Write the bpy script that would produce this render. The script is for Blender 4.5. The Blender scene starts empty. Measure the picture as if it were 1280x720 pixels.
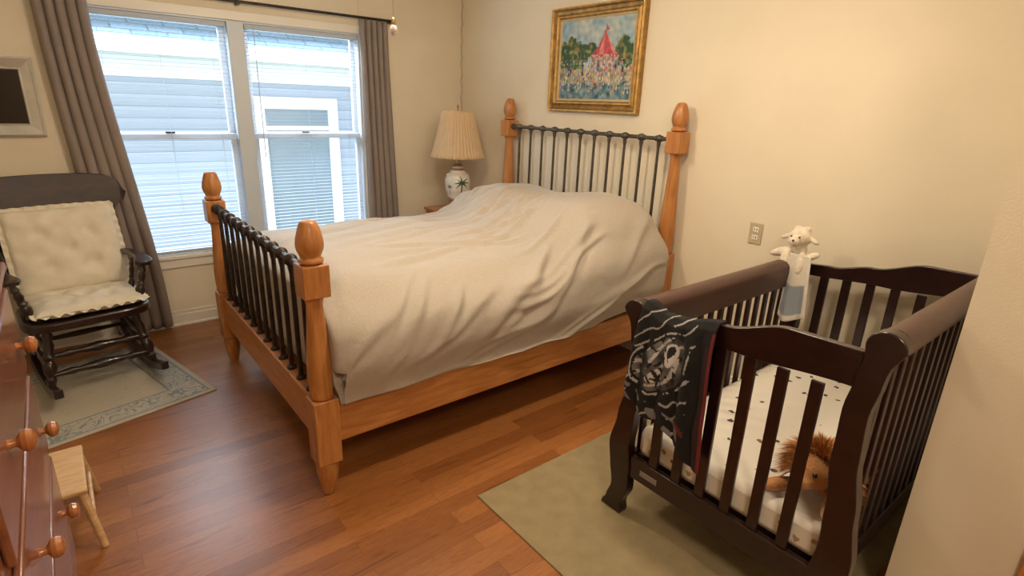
import bpy, bmesh, math, random
from mathutils import Vector, Matrix, noise
random.seed(7)
sc=bpy.context.scene
COL=bpy.context.collection
try: sc.view_settings.view_transform='Standard'
except Exception: pass

# ---------------------------------------------------------------- materials
def newmat(name):
    m=bpy.data.materials.new(name); m.use_nodes=True
    nt=m.node_tree; b=nt.nodes['Principled BSDF']
    return m,nt,b
def N(nt,t,**k):
    n=nt.nodes.new(t)
    for a,v in k.items(): setattr(n,a,v)
    return n
def ramp(nt,stops):
    r=N(nt,'ShaderNodeValToRGB'); e=r.color_ramp.elements
    e[0].position=stops[0][0]; e[0].color=(*stops[0][1],1)
    e[1].position=stops[-1][0]; e[1].color=(*stops[-1][1],1)
    for p,c in stops[1:-1]:
        x=e.new(p); x.color=(*c,1)
    return r
def coords(nt,scale=(1,1,1)):
    tc=N(nt,'ShaderNodeTexCoord'); mp=N(nt,'ShaderNodeMapping'); mp.inputs['Scale'].default_value=scale
    nt.links.new(tc.outputs['Object'],mp.inputs['Vector']); return mp.outputs['Vector']
def simple(name,c,rough=.6,var=.12,scale=8,bump=.0,bscale=80,metal=0,stretch=(1,1,1),sheen=0,coat=0):
    m,nt,b=newmat(name)
    v=coords(nt,stretch)
    n=N(nt,'ShaderNodeTexNoise'); n.inputs['Scale'].default_value=scale; n.inputs['Detail'].default_value=5
    nt.links.new(v,n.inputs['Vector'])
    lo=tuple(max(0,x*(1-var)) for x in c); hi=tuple(min(1,x*(1+var)) for x in c)
    r=ramp(nt,[(.3,lo),(.7,hi)]); nt.links.new(n.outputs['Fac'],r.inputs['Fac'])
    nt.links.new(r.outputs['Color'],b.inputs['Base Color'])
    b.inputs['Roughness'].default_value=rough; b.inputs['Metallic'].default_value=metal
    b.inputs['Coat Weight'].default_value=coat
    if sheen: b.inputs['Sheen Weight'].default_value=sheen
    if bump:
        n2=N(nt,'ShaderNodeTexNoise'); n2.inputs['Scale'].default_value=bscale; n2.inputs['Detail'].default_value=4
        nt.links.new(v,n2.inputs['Vector'])
        bp=N(nt,'ShaderNodeBump'); bp.inputs['Strength'].default_value=bump; bp.inputs['Distance'].default_value=.005
        nt.links.new(n2.outputs['Fac'],bp.inputs['Height']); nt.links.new(bp.outputs['Normal'],b.inputs['Normal'])
    return m
def wood(name,dark,light,stretch,rough=.35,scale=6,coat=0.1):
    m,nt,b=newmat(name)
    v=coords(nt,stretch)
    n=N(nt,'ShaderNodeTexNoise'); n.inputs['Scale'].default_value=scale; n.inputs['Detail'].default_value=8; n.inputs['Distortion'].default_value=.6
    nt.links.new(v,n.inputs['Vector'])
    r=ramp(nt,[(.3,dark),(.5,tuple((a+c)/2 for a,c in zip(dark,light))),(.68,light)])
    nt.links.new(n.outputs['Fac'],r.inputs['Fac']); nt.links.new(r.outputs['Color'],b.inputs['Base Color'])
    b.inputs['Roughness'].default_value=rough; b.inputs['Coat Weight'].default_value=coat
    bp=N(nt,'ShaderNodeBump'); bp.inputs['Strength'].default_value=.08; bp.inputs['Distance'].default_value=.002
    nt.links.new(n.outputs['Fac'],bp.inputs['Height']); nt.links.new(bp.outputs['Normal'],b.inputs['Normal'])
    return m
def vcol(name,rough=.7,bump=.0,bscale=200,sheen=0):
    m,nt,b=newmat(name)
    a=N(nt,'ShaderNodeVertexColor'); a.layer_name='Col'
    nt.links.new(a.outputs['Color'],b.inputs['Base Color']); b.inputs['Roughness'].default_value=rough
    if sheen: b.inputs['Sheen Weight'].default_value=sheen
    if bump:
        v=coords(nt); n2=N(nt,'ShaderNodeTexNoise'); n2.inputs['Scale'].default_value=bscale
        nt.links.new(v,n2.inputs['Vector'])
        bp=N(nt,'ShaderNodeBump'); bp.inputs['Strength'].default_value=bump; bp.inputs['Distance'].default_value=.004
        nt.links.new(n2.outputs['Fac'],bp.inputs['Height']); nt.links.new(bp.outputs['Normal'],b.inputs['Normal'])
    return m

M={}
M['wall']=simple('wall_paint',(.76,.67,.51),.75,.03,3,.12,160)
M['ceil']=simple('ceiling_paint',(.8,.75,.65),.85,.02,3)
M['trim']=simple('trim_paint',(.80,.75,.66),.4,.03,4)
M['winwhite']=simple('window_vinyl',(.60,.65,.70),.4,.03,4)
M['extwhite']=simple('exterior_trim',(.76,.79,.83),.5,.03,4)
PD,PL_=(.36,.130,.030),(.53,.230,.068)
M['pine']=wood('bed_pine',PD,PL_,(9,9,1.2),.38,5)
M['pinex']=wood('bed_pine_rail',PD,PL_,(1.0,9,9),.38,5)
M['piney']=wood('bed_pine_foot_rail',PD,PL_,(9,1.0,9),.38,5)
M['iron']=simple('dark_iron',(.045,.034,.028),.35,.3,30,.2,200,metal=.6)
M['ironh']=simple('pewter_iron',(.10,.088,.072),.4,.3,30,.2,200,metal=.6)
M['crib']=wood('espresso_wood',(.010,.0028,.0028),(.022,.006,.0055),(4,4,4),.28,5,.25)
M['cribtop']=wood('espresso_rail',(.060,.028,.022),(.09,.042,.032),(1,6,6),.42,5,.1)
M['dresser']=wood('cherry_wood',(.17,.055,.024),(.25,.088,.040),(6,1,6),.30,5,.3)
M['knob']=wood('knob_wood',(.34,.115,.035),(.48,.19,.06),(6,6,6),.25,5,.4)
M['chair']=wood('dark_walnut',(.012,.0055,.004),(.030,.012,.008),(5,5,2),.3,5,.3)
M['cush']=simple('cream_cotton',(.74,.67,.53),.9,.06,12,.4,140)
M['stool']=wood('light_birch',(.55,.33,.15),(.70,.46,.23),(2,9,9),.5,5)
M['curtain']=simple('taupe_curtain',(.27,.22,.19),.9,.06,10,.3,300)
M['shade']=simple('lamp_shade_fabric',(.80,.64,.42),.8,.05,20)
M['sheetc']=simple('white_mattress',(.75,.72,.66),.9,.05,10)
M['brass']=simple('brass',(.45,.30,.12),.3,.1,10,metal=.9)
M['outlet']=simple('outlet_plate',(.50,.42,.28),.4,.05,10)
M['slot']=simple('outlet_slot',(.10,.08,.06),.5,.05,10)
M['black']=simple('black_plastic',(.01,.01,.01),.3,.05,10)
M['fanw']=simple('fan_white',(.7,.66,.58),.4,.05,10)
M['vinyl']=simple('blind_vinyl',(.46,.51,.58),.5,.02,10)

def floor_mat():
    m,nt,b=newmat('oak_floor')
    v=coords(nt)
    br=N(nt,'ShaderNodeTexBrick'); br.offset=.37; br.offset_frequency=2
    br.inputs['Scale'].default_value=1; br.inputs['Brick Width'].default_value=1.05; br.inputs['Row Height'].default_value=.082
    br.inputs['Mortar Size'].default_value=.0008; br.inputs['Mortar Smooth'].default_value=.2; br.inputs['Bias'].default_value=0
    br.inputs['Color1'].default_value=(0,0,0,1); br.inputs['Color2'].default_value=(1,1,1,1); br.inputs['Mortar'].default_value=(.5,.5,.5,1)
    nt.links.new(v,br.inputs['Vector'])
    r1=ramp(nt,[(0,(.28,.098,.025)),(.5,(.35,.130,.035)),(1,(.43,.17,.049))]); nt.links.new(br.outputs['Color'],r1.inputs['Fac'])
    mp=N(nt,'ShaderNodeMapping'); mp.inputs['Scale'].default_value=(1.3,15,1)
    ad=N(nt,'ShaderNodeVectorMath',operation='MULTIPLY_ADD'); ad.inputs[1].default_value=(7,3,5)
    nt.links.new(br.outputs['Color'],ad.inputs[0]); nt.links.new(v,ad.inputs[2]); nt.links.new(ad.outputs[0],mp.inputs['Vector'])
    n=N(nt,'ShaderNodeTexNoise'); n.inputs['Scale'].default_value=1.8; n.inputs['Detail'].default_value=7; n.inputs['Distortion'].default_value=1.6
    nt.links.new(mp.outputs[0],n.inputs['Vector'])
    r2=ramp(nt,[(.30,(.44,.40,.36)),(.40,(.78,.76,.74)),(.47,(.98,.98,.98)),(.52,(.66,.63,.60)),(.57,(.97,.97,.97)),(.64,(.76,.74,.71)),(.75,(1.0,1.0,1.0))]); nt.links.new(n.outputs['Fac'],r2.inputs['Fac'])
    mx=N(nt,'ShaderNodeMix',data_type='RGBA',blend_type='MULTIPLY'); mx.inputs['Factor'].default_value=.85
    nt.links.new(r1.outputs[0],mx.inputs['A']); nt.links.new(r2.outputs[0],mx.inputs['B'])
    mx2=N(nt,'ShaderNodeMix',data_type='RGBA'); mx2.inputs['B'].default_value=(.12,.04,.011,1)
    nt.links.new(br.outputs['Fac'],mx2.inputs['Factor']); nt.links.new(mx.outputs['Result'],mx2.inputs['A'])
    nt.links.new(mx2.outputs['Result'],b.inputs['Base Color'])
    b.inputs['Roughness'].default_value=.36; b.inputs['Coat Weight'].default_value=.2; b.inputs['Coat Roughness'].default_value=.3
    bp=N(nt,'ShaderNodeBump'); bp.inputs['Strength'].default_value=.2; bp.inputs['Distance'].default_value=.002; bp.invert=True
    nt.links.new(br.outputs['Fac'],bp.inputs['Height']); nt.links.new(bp.outputs['Normal'],b.inputs['Normal'])
    return m
M['floor']=floor_mat()
def duvet_mat():
    m,nt,b=newmat('jersey_duvet')
    v=coords(nt)
    n=N(nt,'ShaderNodeTexNoise'); n.inputs['Scale'].default_value=190; n.inputs['Detail'].default_value=3
    nt.links.new(v,n.inputs['Vector'])
    r=ramp(nt,[(.35,(.40,.345,.285)),(.65,(.46,.405,.34))]); nt.links.new(n.outputs['Fac'],r.inputs['Fac'])
    nt.links.new(r.outputs[0],b.inputs['Base Color']); b.inputs['Roughness'].default_value=.9; b.inputs['Sheen Weight'].default_value=.2
    n2=N(nt,'ShaderNodeTexNoise'); n2.inputs['Scale'].default_value=6; n2.inputs['Detail'].default_value=4; n2.inputs['Distortion'].default_value=.8
    nt.links.new(v,n2.inputs['Vector'])
    bp=N(nt,'ShaderNodeBump'); bp.inputs['Strength'].default_value=.35; bp.inputs['Distance'].default_value=.02
    nt.links.new(n2.outputs['Fac'],bp.inputs['Height']); nt.links.new(bp.outputs['Normal'],b.inputs['Normal'])
    return m
M['duvet']=duvet_mat()
def siding_mat():
    m,nt,b=newmat('lap_siding')
    v=coords(nt)
    s=N(nt,'ShaderNodeSeparateXYZ'); nt.links.new(v,s.inputs[0])
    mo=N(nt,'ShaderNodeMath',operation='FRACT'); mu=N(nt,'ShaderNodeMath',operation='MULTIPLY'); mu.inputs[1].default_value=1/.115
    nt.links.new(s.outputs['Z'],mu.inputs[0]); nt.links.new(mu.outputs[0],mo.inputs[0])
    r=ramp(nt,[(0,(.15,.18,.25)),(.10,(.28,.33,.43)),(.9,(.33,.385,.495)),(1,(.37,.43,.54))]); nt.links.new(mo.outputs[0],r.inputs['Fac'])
    nt.links.new(r.outputs[0],b.inputs['Base Color']); b.inputs['Roughness'].default_value=.8
    return m
M['siding']=siding_mat()
def roof_mat():
    m,nt,b=newmat('asphalt_shingle')
    v=coords(nt)
    br=N(nt,'ShaderNodeTexBrick'); br.inputs['Scale'].default_value=1; br.inputs['Brick Width'].default_value=.3; br.inputs['Row Height'].default_value=.14
    br.inputs['Mortar Size'].default_value=.008
    br.inputs['Color1'].default_value=(.10,.16,.21,1); br.inputs['Color2'].default_value=(.15,.22,.28,1); br.inputs['Mortar'].default_value=(.06,.09,.12,1)
    nt.links.new(v,br.inputs['Vector']); nt.links.new(br.outputs['Color'],b.inputs['Base Color']); b.inputs['Roughness'].default_value=.9
    return m
M['roof']=roof_mat()

# ---------------------------------------------------------------- mesh helpers
def empty(name,loc=(0,0,0),rotz=0):
    e=bpy.data.objects.new(name,None); COL.objects.link(e); e.location=loc; e.rotation_euler=(0,0,rotz); e.empty_display_size=.1
    return e
def obj(name,bm,mat,parent=None,smooth=True,bevel=0,sub=0):
    me=bpy.data.meshes.new(name); bmesh.ops.recalc_face_normals(bm,faces=bm.faces); bm.to_mesh(me); bm.free()
    o=bpy.data.objects.new(name,me); COL.objects.link(o)
    if mat: me.materials.append(mat)
    if smooth:
        for p in me.polygons: p.use_smooth=True
        try: me.set_sharp_from_angle(angle=math.radians(35))
        except Exception: pass
    if parent: o.parent=parent
    if bevel:
        b=o.modifiers.new('bevel','BEVEL'); b.width=bevel; b.segments=2; b.limit_method='ANGLE'; b.angle_limit=math.radians(40)
    return o
def addbox(bm,mn,mx,mat=None):
    c=[(a+b)/2 for a,b in zip(mn,mx)]; s=[b-a for a,b in zip(mn,mx)]
    T=Matrix.Translation(c)@Matrix.Diagonal((*s,1))
    if mat is not None: T=mat@T
    bmesh.ops.create_cube(bm,size=1,matrix=T)
def boxes(name,lst,mat,parent=None,bevel=0,T=None):
    bm=bmesh.new()
    for k,(mn,mx) in enumerate(lst):
        e=(k%6)*.00022
        addbox(bm,tuple(a+e for a in mn),tuple(a-e for a in mx),T)
    return obj(name,bm,mat,parent,bevel>0,bevel)
def addlathe(bm,prof,T=Matrix.Identity(4),seg=24,mod=None):
    rings=[]
    for r,z in prof:
        ring=[]
        for i in range(seg):
            a=2*math.pi*i/seg; rr=r*(mod(a,z) if mod else 1)
            ring.append(bm.verts.new(T@Vector((rr*math.cos(a),rr*math.sin(a),z))))
        rings.append(ring)
    for A,B in zip(rings[:-1],rings[1:]):
        for i in range(seg): bm.faces.new((A[i],A[(i+1)%seg],B[(i+1)%seg],B[i]))
    bm.faces.new(rings[0][::-1]); bm.faces.new(rings[-1])
def lathe(name,prof,loc,mat,parent=None,seg=24,T=None,mod=None):
    bm=bmesh.new(); addlathe(bm,prof,(Matrix.Translation(loc) if T is None else T),seg,mod)
    return obj(name,bm,mat,parent)
def along(p0,p1):
    p0=Vector(p0);p1=Vector(p1); d=p1-p0
    return Matrix.Translation(p0)@d.to_track_quat('Z','Y').to_matrix().to_4x4(), d.length
def addturned(bm,p0,p1,prof,seg=14):
    T,L=along(p0,p1); addlathe(bm,[(r,t*L) for r,t in prof],T,seg)
def addtube(bm,pts,r,seg=10):
    pts=[Vector(p) for p in pts]; rings=[]
    up=Vector((0,0,1))
    for i,p in enumerate(pts):
        d=(pts[min(i+1,len(pts)-1)]-pts[max(i-1,0)]).normalized()
        a=d.cross(up); 
        if a.length<.05: a=d.cross(Vector((1,0,0)))
        a.normalize(); b=a.cross(d); rr=r[i] if isinstance(r,(list,tuple)) else r
        rings.append([bm.verts.new(p+a*rr*math.cos(2*math.pi*k/seg)+b*rr*math.sin(2*math.pi*k/seg)) for k in range(seg)])
    for A,B in zip(rings[:-1],rings[1:]):
        for k in range(seg): bm.faces.new((A[k],A[(k+1)%seg],B[(k+1)%seg],B[k]))
    bm.faces.new(rings[0][::-1]); bm.faces.new(rings[-1])
def addprism(bm,poly,axis,a,b):
    def P(q,t):
        if axis=='x': return Vector((t,q[0],q[1]))
        if axis=='y': return Vector((q[0],t,q[1]))
        return Vector((q[0],q[1],t))
    A=[bm.verts.new(P(q,a)) for q in poly]; B=[bm.verts.new(P(q,b)) for q in poly]
    n=len(poly)
    for i in range(n): bm.faces.new((A[i],A[(i+1)%n],B[(i+1)%n],B[i]))
    bm.faces.new(A[::-1]); bm.faces.new(B)
def addgrid(bm,nu,nv,fn):
    V=[[bm.verts.new(fn(i/nu,j/nv)) for j in range(nv+1)] for i in range(nu+1)]
    for i in range(nu):
        for j in range(nv):
            bm.faces.new((V[i][j],V[i+1][j],V[i+1][j+1],V[i][j+1]))
    return V
def colorgrid(name,nu,nv,fn,cfn,mat,parent=None,solid=0):
    bm=bmesh.new(); addgrid(bm,nu,nv,fn)
    me=bpy.data.meshes.new(name); bm.verts.index_update(); bm.to_mesh(me); bm.free()
    ca=me.color_attributes.new('Col','FLOAT_COLOR','POINT')
    k=0
    for i in range(nu+1):
        for j in range(nv+1):
            c=cfn(i/nu,j/nv); ca.data[k].color=(c[0],c[1],c[2],1); k+=1
    for p in me.polygons: p.use_smooth=True
    o=bpy.data.objects.new(name,me); COL.objects.link(o); me.materials.append(mat)
    if parent: o.parent=parent
    if solid:
        s=o.modifiers.new('solid','SOLIDIFY'); s.thickness=solid; s.offset=-1
    return o
def blob(name,parts,mat,parent=None,voxel=.006,smooth=6):
    bm=bmesh.new()
    for c,r,rot in parts:
        T=Matrix.Translation(c)@Matrix.Rotation(rot[2],4,'Z')@Matrix.Rotation(rot[1],4,'Y')@Matrix.Rotation(rot[0],4,'X')@Matrix.Diagonal((*r,1))
        bmesh.ops.create_icosphere(bm,subdivisions=3,radius=1,matrix=T)
    o=obj(name,bm,mat,parent)
    m=o.modifiers.new('remesh','REMESH'); m.mode='VOXEL'; m.voxel_size=voxel; m.use_smooth_shade=True
    s=o.modifiers.new('smooth','SMOOTH'); s.iterations=smooth; s.factor=.6
    return o
Z0=(0,0,0)
def sm(a,b,x):
    t=max(0,min(1,(x-a)/(b-a))); return t*t*(3-2*t)
def interp(P,t):
    for (a,ra),(b_,rb) in zip(P[:-1],P[1:]):
        if a<=t<=b_: q=(t-a)/(b_-a); q=q*q*(3-2*q); return ra+(rb-ra)*q
    return P[-1][1]

# ---------------------------------------------------------------- room
A=3.01; B=4.52; CH=2.62; XL=-.70
YE=.343; XE=1.98
boxes('floor',[((-2.2,-1.6,-.1),(A+.15,B+.15,0))],M['floor'])
boxes('ceiling',[((-2.2,-1.6,CH),(A+.15,B+.15,CH+.1))],M['ceil'])
boxes('wall_headboard',[((A,-.2,0),(A+.15,B+.15,CH))],M['wall'])
WX0,WX1,WZ0,WZ1=.22,2.04,.53,2.13
boxes('wall_window',[((XL-.15,B,0),(WX0,B+.15,CH)),((WX1,B,0),(A,B+.15,CH)),((WX0,B,0),(WX1,B+.15,WZ0)),((WX0,B,WZ1),(WX1,B+.15,CH))],M['wall'])
boxes('wall_left',[((XL-.15,.4,0),(XL,B,CH))],M['wall'])
boxes('wall_right',[((XE,-.2,0),(A,YE,CH)),((XE,-1.6,0),(XE+.2,-.2,CH))],M['wall'])
boxes('wall_entry',[((-2.2,-1.6,0),(XE,-1.5,CH)),((-2.2,-1.5,0),(-2.1,.4,CH)),((-2.2,.4,0),(XL-.15,.5,CH))],M['wall'])
boxes('baseboard_window',[((XL,B-.014,0),(A,B,.115)),((XL,B-.02,0),(A,B,.09)),((XL,B-.03,0),(A,B,.02))],M['trim'],bevel=.003)
boxes('baseboard_headboard',[((A-.014,YE,0),(A,B-.02,.115)),((A-.02,YE,0),(A,B-.02,.09))],M['trim'],bevel=.003)
boxes('baseboard_left',[((XL,.5,0),(XL+.014,B-.03,.115))],M['trim'],bevel=.003)
boxes('trim_1',[((XE-.02,-.06,0),(XE,.052,2.1))],M['pine'],bevel=.004)

# window
win=empty('window_1')
XM=1.13
L=[]
for (x0,x1) in ((WX0,XM-.055),(XM+.055,WX1)):
    for (z0,z1,y0) in ((WZ0,1.375,B+.05),(1.34,WZ1,B+.085)):
        t=.042; y1=y0+.035
        L+=[((x0,y0,z0),(x0+t,y1,z1)),((x1-t,y0,z0),(x1,y1,z1)),((x0,y0,z0),(x1,y1,z0+t)),((x0,y0,z1-t),(x1,y1,z1))]
boxes('sashes',L,M['winwhite'],win,.003)
boxes('mullion',[((XM-.055,B+.0,WZ0),(XM+.055,B+.14,WZ1))],M['winwhite'],win,.004)
boxes('jambs',[((WX0-.005,B,WZ0),(WX0+.012,B+.15,WZ1)),((WX1-.012,B,WZ0),(WX1+.005,B+.15,WZ1)),((WX0,B,WZ1-.012),(WX1,B+.15,WZ1)),((WX0,B,WZ0),(WX1,B+.15,WZ0+.015))],M['winwhite'],win)
boxes('casing',[((WX0-.06,B-.018,WZ0-.02),(WX0,B,WZ1+.06)),((WX1,B-.018,WZ0-.02),(WX1+.06,B,WZ1+.06)),((WX0-.06,B-.018,WZ1),(WX1+.06,B,WZ1+.06)),
   ((WX0-.07,B-.03,WZ0-.025),(WX1+.07,B+.02,WZ0)),((WX0-.05,B-.016,WZ0-.09),(WX1+.05,B,WZ0-.025))],M['trim'],win,.003)
boxes('sash_locks',[((.62,B+.045,1.375),(.68,B+.06,1.388)),((1.55,B+.045,1.375),(1.61,B+.06,1.388))],M['black'],win,.003)
for bi,(x0,x1) in enumerate(((WX0+.015,XM-.06),(XM+.06,WX1-.015))):
    bl=empty('window_blinds')
    bm=bmesh.new(); z=WZ0+.03
    while z<WZ1-.05:
        c=Matrix.Translation((0,B+.022,z))@Matrix.Rotation(math.radians(-5),4,'X')
        addbox(bm,(x0,-.010,-.0005),(x1,.010,.0005),c); z+=.026
    obj('slats',bm,M['vinyl'],bl,False)
    boxes('headrail',[((x0,B+.006,WZ1-.045),(x1,B+.04,WZ1-.013)),((x0,B+.012,WZ0+.017),(x1,B+.034,WZ0+.029))],M['vinyl'],bl,.002)
    bm=bmesh.new()
    for fx in (.12,.5,.88):
        x=x0+(x1-x0)*fx
        addtube(bm,[(x,B+.010,WZ0+.02),(x,B+.010,WZ1-.04)],.0008,5)
        addtube(bm,[(x,B+.034,WZ0+.02),(x,B+.034,WZ1-.04)],.0008,5)
    obj('ladder_cords',bm,M['vinyl'],bl)
    bm=bmesh.new(); addtube(bm,[(x0+.06,B+.004,1.2),(x0+.06,B+.004,WZ1-.04)],.003,6); obj('wand',bm,M['vinyl'],bl)

# curtains
def curtain(name,top,bot,zt,zb,yc,folds,amp,seed):
    def f(u,v):
        z=zt+(zb-zt)*v
        x=(top[0]+(top[1]-top[0])*u)*(1-sm(.0,1,v))+(bot[0]+(bot[1]-bot[0])*u)*sm(.0,1,v)
        ph=u*folds*2*math.pi+seed+.5*math.sin(v*3+seed)
        y=yc+amp*math.sin(ph)*(.8+.3*math.sin(5*v+u*3))+.006*noise.noise(Vector((u*6,v*5,seed)))
        return Vector((x+.008*math.cos(ph),y,z))
    bm=bmesh.new(); addgrid(bm,110,50,f)
    o=obj(name,bm,M['curtain']); s=o.modifiers.new('s','SOLIDIFY'); s.thickness=.003
    return o
curtain('curtain',(.04,.30),(.13,.46),2.23,.03,B-.062,5,.020,1.)
curtain('curtain',(2.03,2.27),(2.05,2.33),2.23,.03,B-.062,5,.020,2.)
bm=bmesh.new(); addtube(bm,[(-.02,B-.062,2.245),(2.30,B-.062,2.245)],.010,12)
for x in (.0,1.15,2.28): addbox(bm,(x-.01,B-.067,2.225),(x+.01,B,2.24))
obj('curtain_rod',bm,M['iron'])

# neighbour house
nb=empty('neighbor_house')
YN=7.02
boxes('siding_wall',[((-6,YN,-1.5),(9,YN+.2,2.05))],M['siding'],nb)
boxes('frieze_board',[((-6,YN-.03,1.78),(9,YN,1.98)),((-6,YN-.42,1.98),(9,YN,2.02))],M['extwhite'],nb)
boxes('gutter',[((-6,YN-.5,1.98),(9,YN-.4,2.12))],M['extwhite'],nb)
bm=bmesh.new(); addbox(bm,(-7,0,-.03),(7,5,0)); r=obj('roof',bm,M['roof'],nb,False); r.location=(1.5,YN-.45,2.12); r.rotation_euler=(math.radians(28),0,0)
boxes('window_trim',[((1.84,YN-.05,0),(1.96,YN,1.52)),((2.70,YN-.05,0),(2.82,YN,1.52)),((1.84,YN-.05,1.50),(2.82,YN,1.63)),((1.96,YN-.035,1.26),(2.70,YN,1.31)),((1.84,YN-.05,-.1),(2.82,YN,0))],M['extwhite'],nb)
boxes('window_pane',[((1.96,YN-.015,0),(2.70,YN,1.5))],simple('neighbor_glass',(.17,.22,.28),.2,.05,5),nb)
boxes('lawn_ground',[((-8,B+.16,-.6),(10,YN+3,-.5))],simple('grass',(.10,.16,.06),.9,.3,20))

# ---------------------------------------------------------------- bed
bed=empty('bed')
PX=.695; Y1=2.067; Y2=3.691; HX=2.93
def foot_post(name,x,y):
    bm=bmesh.new(); T=Matrix.Translation((x,y,0))
    addlathe(bm,[(.022,0),(.030,.02),(.044,.10),(.048,.14),(.046,.165),(.03,.17)],T,24)
    addbox(bm,(x-.052,y-.052,.17),(x+.052,y+.052,.47))
    addlathe(bm,[(.04,.469),(.045,.475),(.048,.485),(.046,.50),(.05,.55),(.049,.62),(.043,.72),(.035,.82),(.032,.88),(.036,.90),(.04,.912),(.038,.918)],T,24)
    addbox(bm,(x-.052,y-.052,.915),(x+.052,y+.052,1.045))
    addlathe(bm,[(.03,1.044),(.045,1.05),(.049,1.058),(.045,1.066),(.036,1.07),(.042,1.082),(.050,1.10),(.053,1.12),(.050,1.145),(.042,1.175),(.034,1.20),(.026,1.21),(.01,1.212)],T,24)
    obj(name,bm,M['pine'],bed,True,.005)
def head_post(name,x,y):
    bm=bmesh.new(); T=Matrix.Translation((x,y,0))
    addlathe(bm,[(.022,0),(.030,.02),(.044,.10),(.048,.14),(.046,.165),(.03,.17)],T,24)
    addbox(bm,(x-.05,y-.05,.17),(x+.05,y+.05,.78))
    addlathe(bm,[(.04,.779),(.046,.785),(.049,.80),(.046,.815),(.05,.86),(.05,.93),(.045,1.05),(.037,1.2),(.031,1.33),(.029,1.37),(.034,1.385),(.04,1.395),(.038,1.402)],T,24)
    addbox(bm,(x-.05,y-.05,1.40),(x+.05,y+.05,1.525))
    addlathe(bm,[(.03,1.524),(.044,1.53),(.048,1.538),(.044,1.546),(.034,1.55),(.04,1.562),(.048,1.58),(.051,1.60),(.047,1.63),(.038,1.66),(.03,1.68),(.022,1.69),(.01,1.692)],T,24)
    obj(name,bm,M['pine'],bed,True,.005)
foot_post('foot_post_near',PX,Y1); foot_post('foot_post_far',PX,Y2)
head_post('head_post_near',HX,Y1); head_post('head_post_far',HX,Y2)
boxes('side_rail_near',[((PX,Y1-.018,.245),(HX,Y1+.018,.43))],M['pinex'],bed,.004)
boxes('side_rail_far',[((PX,Y2-.018,.245),(HX,Y2+.018,.43))],M['pinex'],bed,.004)
boxes('foot_rail',[((PX-.022,Y1,.245),(PX+.022,Y2,.445)),((PX-.03,Y1,.43),(PX+.03,Y2,.45))],M['piney'],bed,.004)
boxes('head_rail',[((HX-.022,Y1,.3),(HX+.022,Y2,.5))],M['piney'],bed,.004)
def spindles(name,x,zb,zt,n,mat,rt,rs):
    bm=bmesh.new()
    addtube(bm,[(x,Y1+.04,zt),(x,Y2-.04,zt)],rt,12)
    for i in range(n):
        y=Y1+(Y2-Y1)*(i+1)/(n+1)
        addlathe(bm,[(rs*2.0,zb),(rs*2.0,zb+.012),(rs*1.1,zb+.02),(rs*.95,zb+.06),(rs*1.05,(zb+zt)/2),(rs*.95,zt-.06),(rs*1.4,zt-.03),(rs*1.4,zt-.015)],Matrix.Translation((x,y,0)),10)
        T=Matrix.Translation((x,y,zt))@Matrix.Rotation(math.pi/2,4,'X')
        addlathe(bm,[(rt*1.0,-.028),(rt*1.5,-.022),(rt*1.3,-.014),(rt*1.85,-.006),(rt*1.85,.006),(rt*1.3,.014),(rt*1.5,.022),(rt*1.0,.028)],T,12)
    for y in (Y1+.055,Y2-.055):
        T=Matrix.Translation((x,y,zt))@Matrix.Rotation(math.pi/2,4,'X')
        addlathe(bm,[(rt*1.2,-.012),(rt*1.9,-.008),(rt*1.9,.008),(rt*1.2,.012)],T,12)
    obj(name,bm,mat,bed)
spindles('footboard_iron',PX,.448,1.0,12,M['iron'],.0155,.011)
spindles('headboard_iron',HX,.49,1.478,11,M['ironh'],.0125,.0095)
boxes('mattress',[((.80,Y1+.06,.40),(2.83,Y2-.06,.70))],M['sheetc'],bed,.04)
boxes('slat_base',[((.75,Y1+.03,.34),(2.88,Y2-.03,.39))],M['pinex'],bed,.005)

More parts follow.
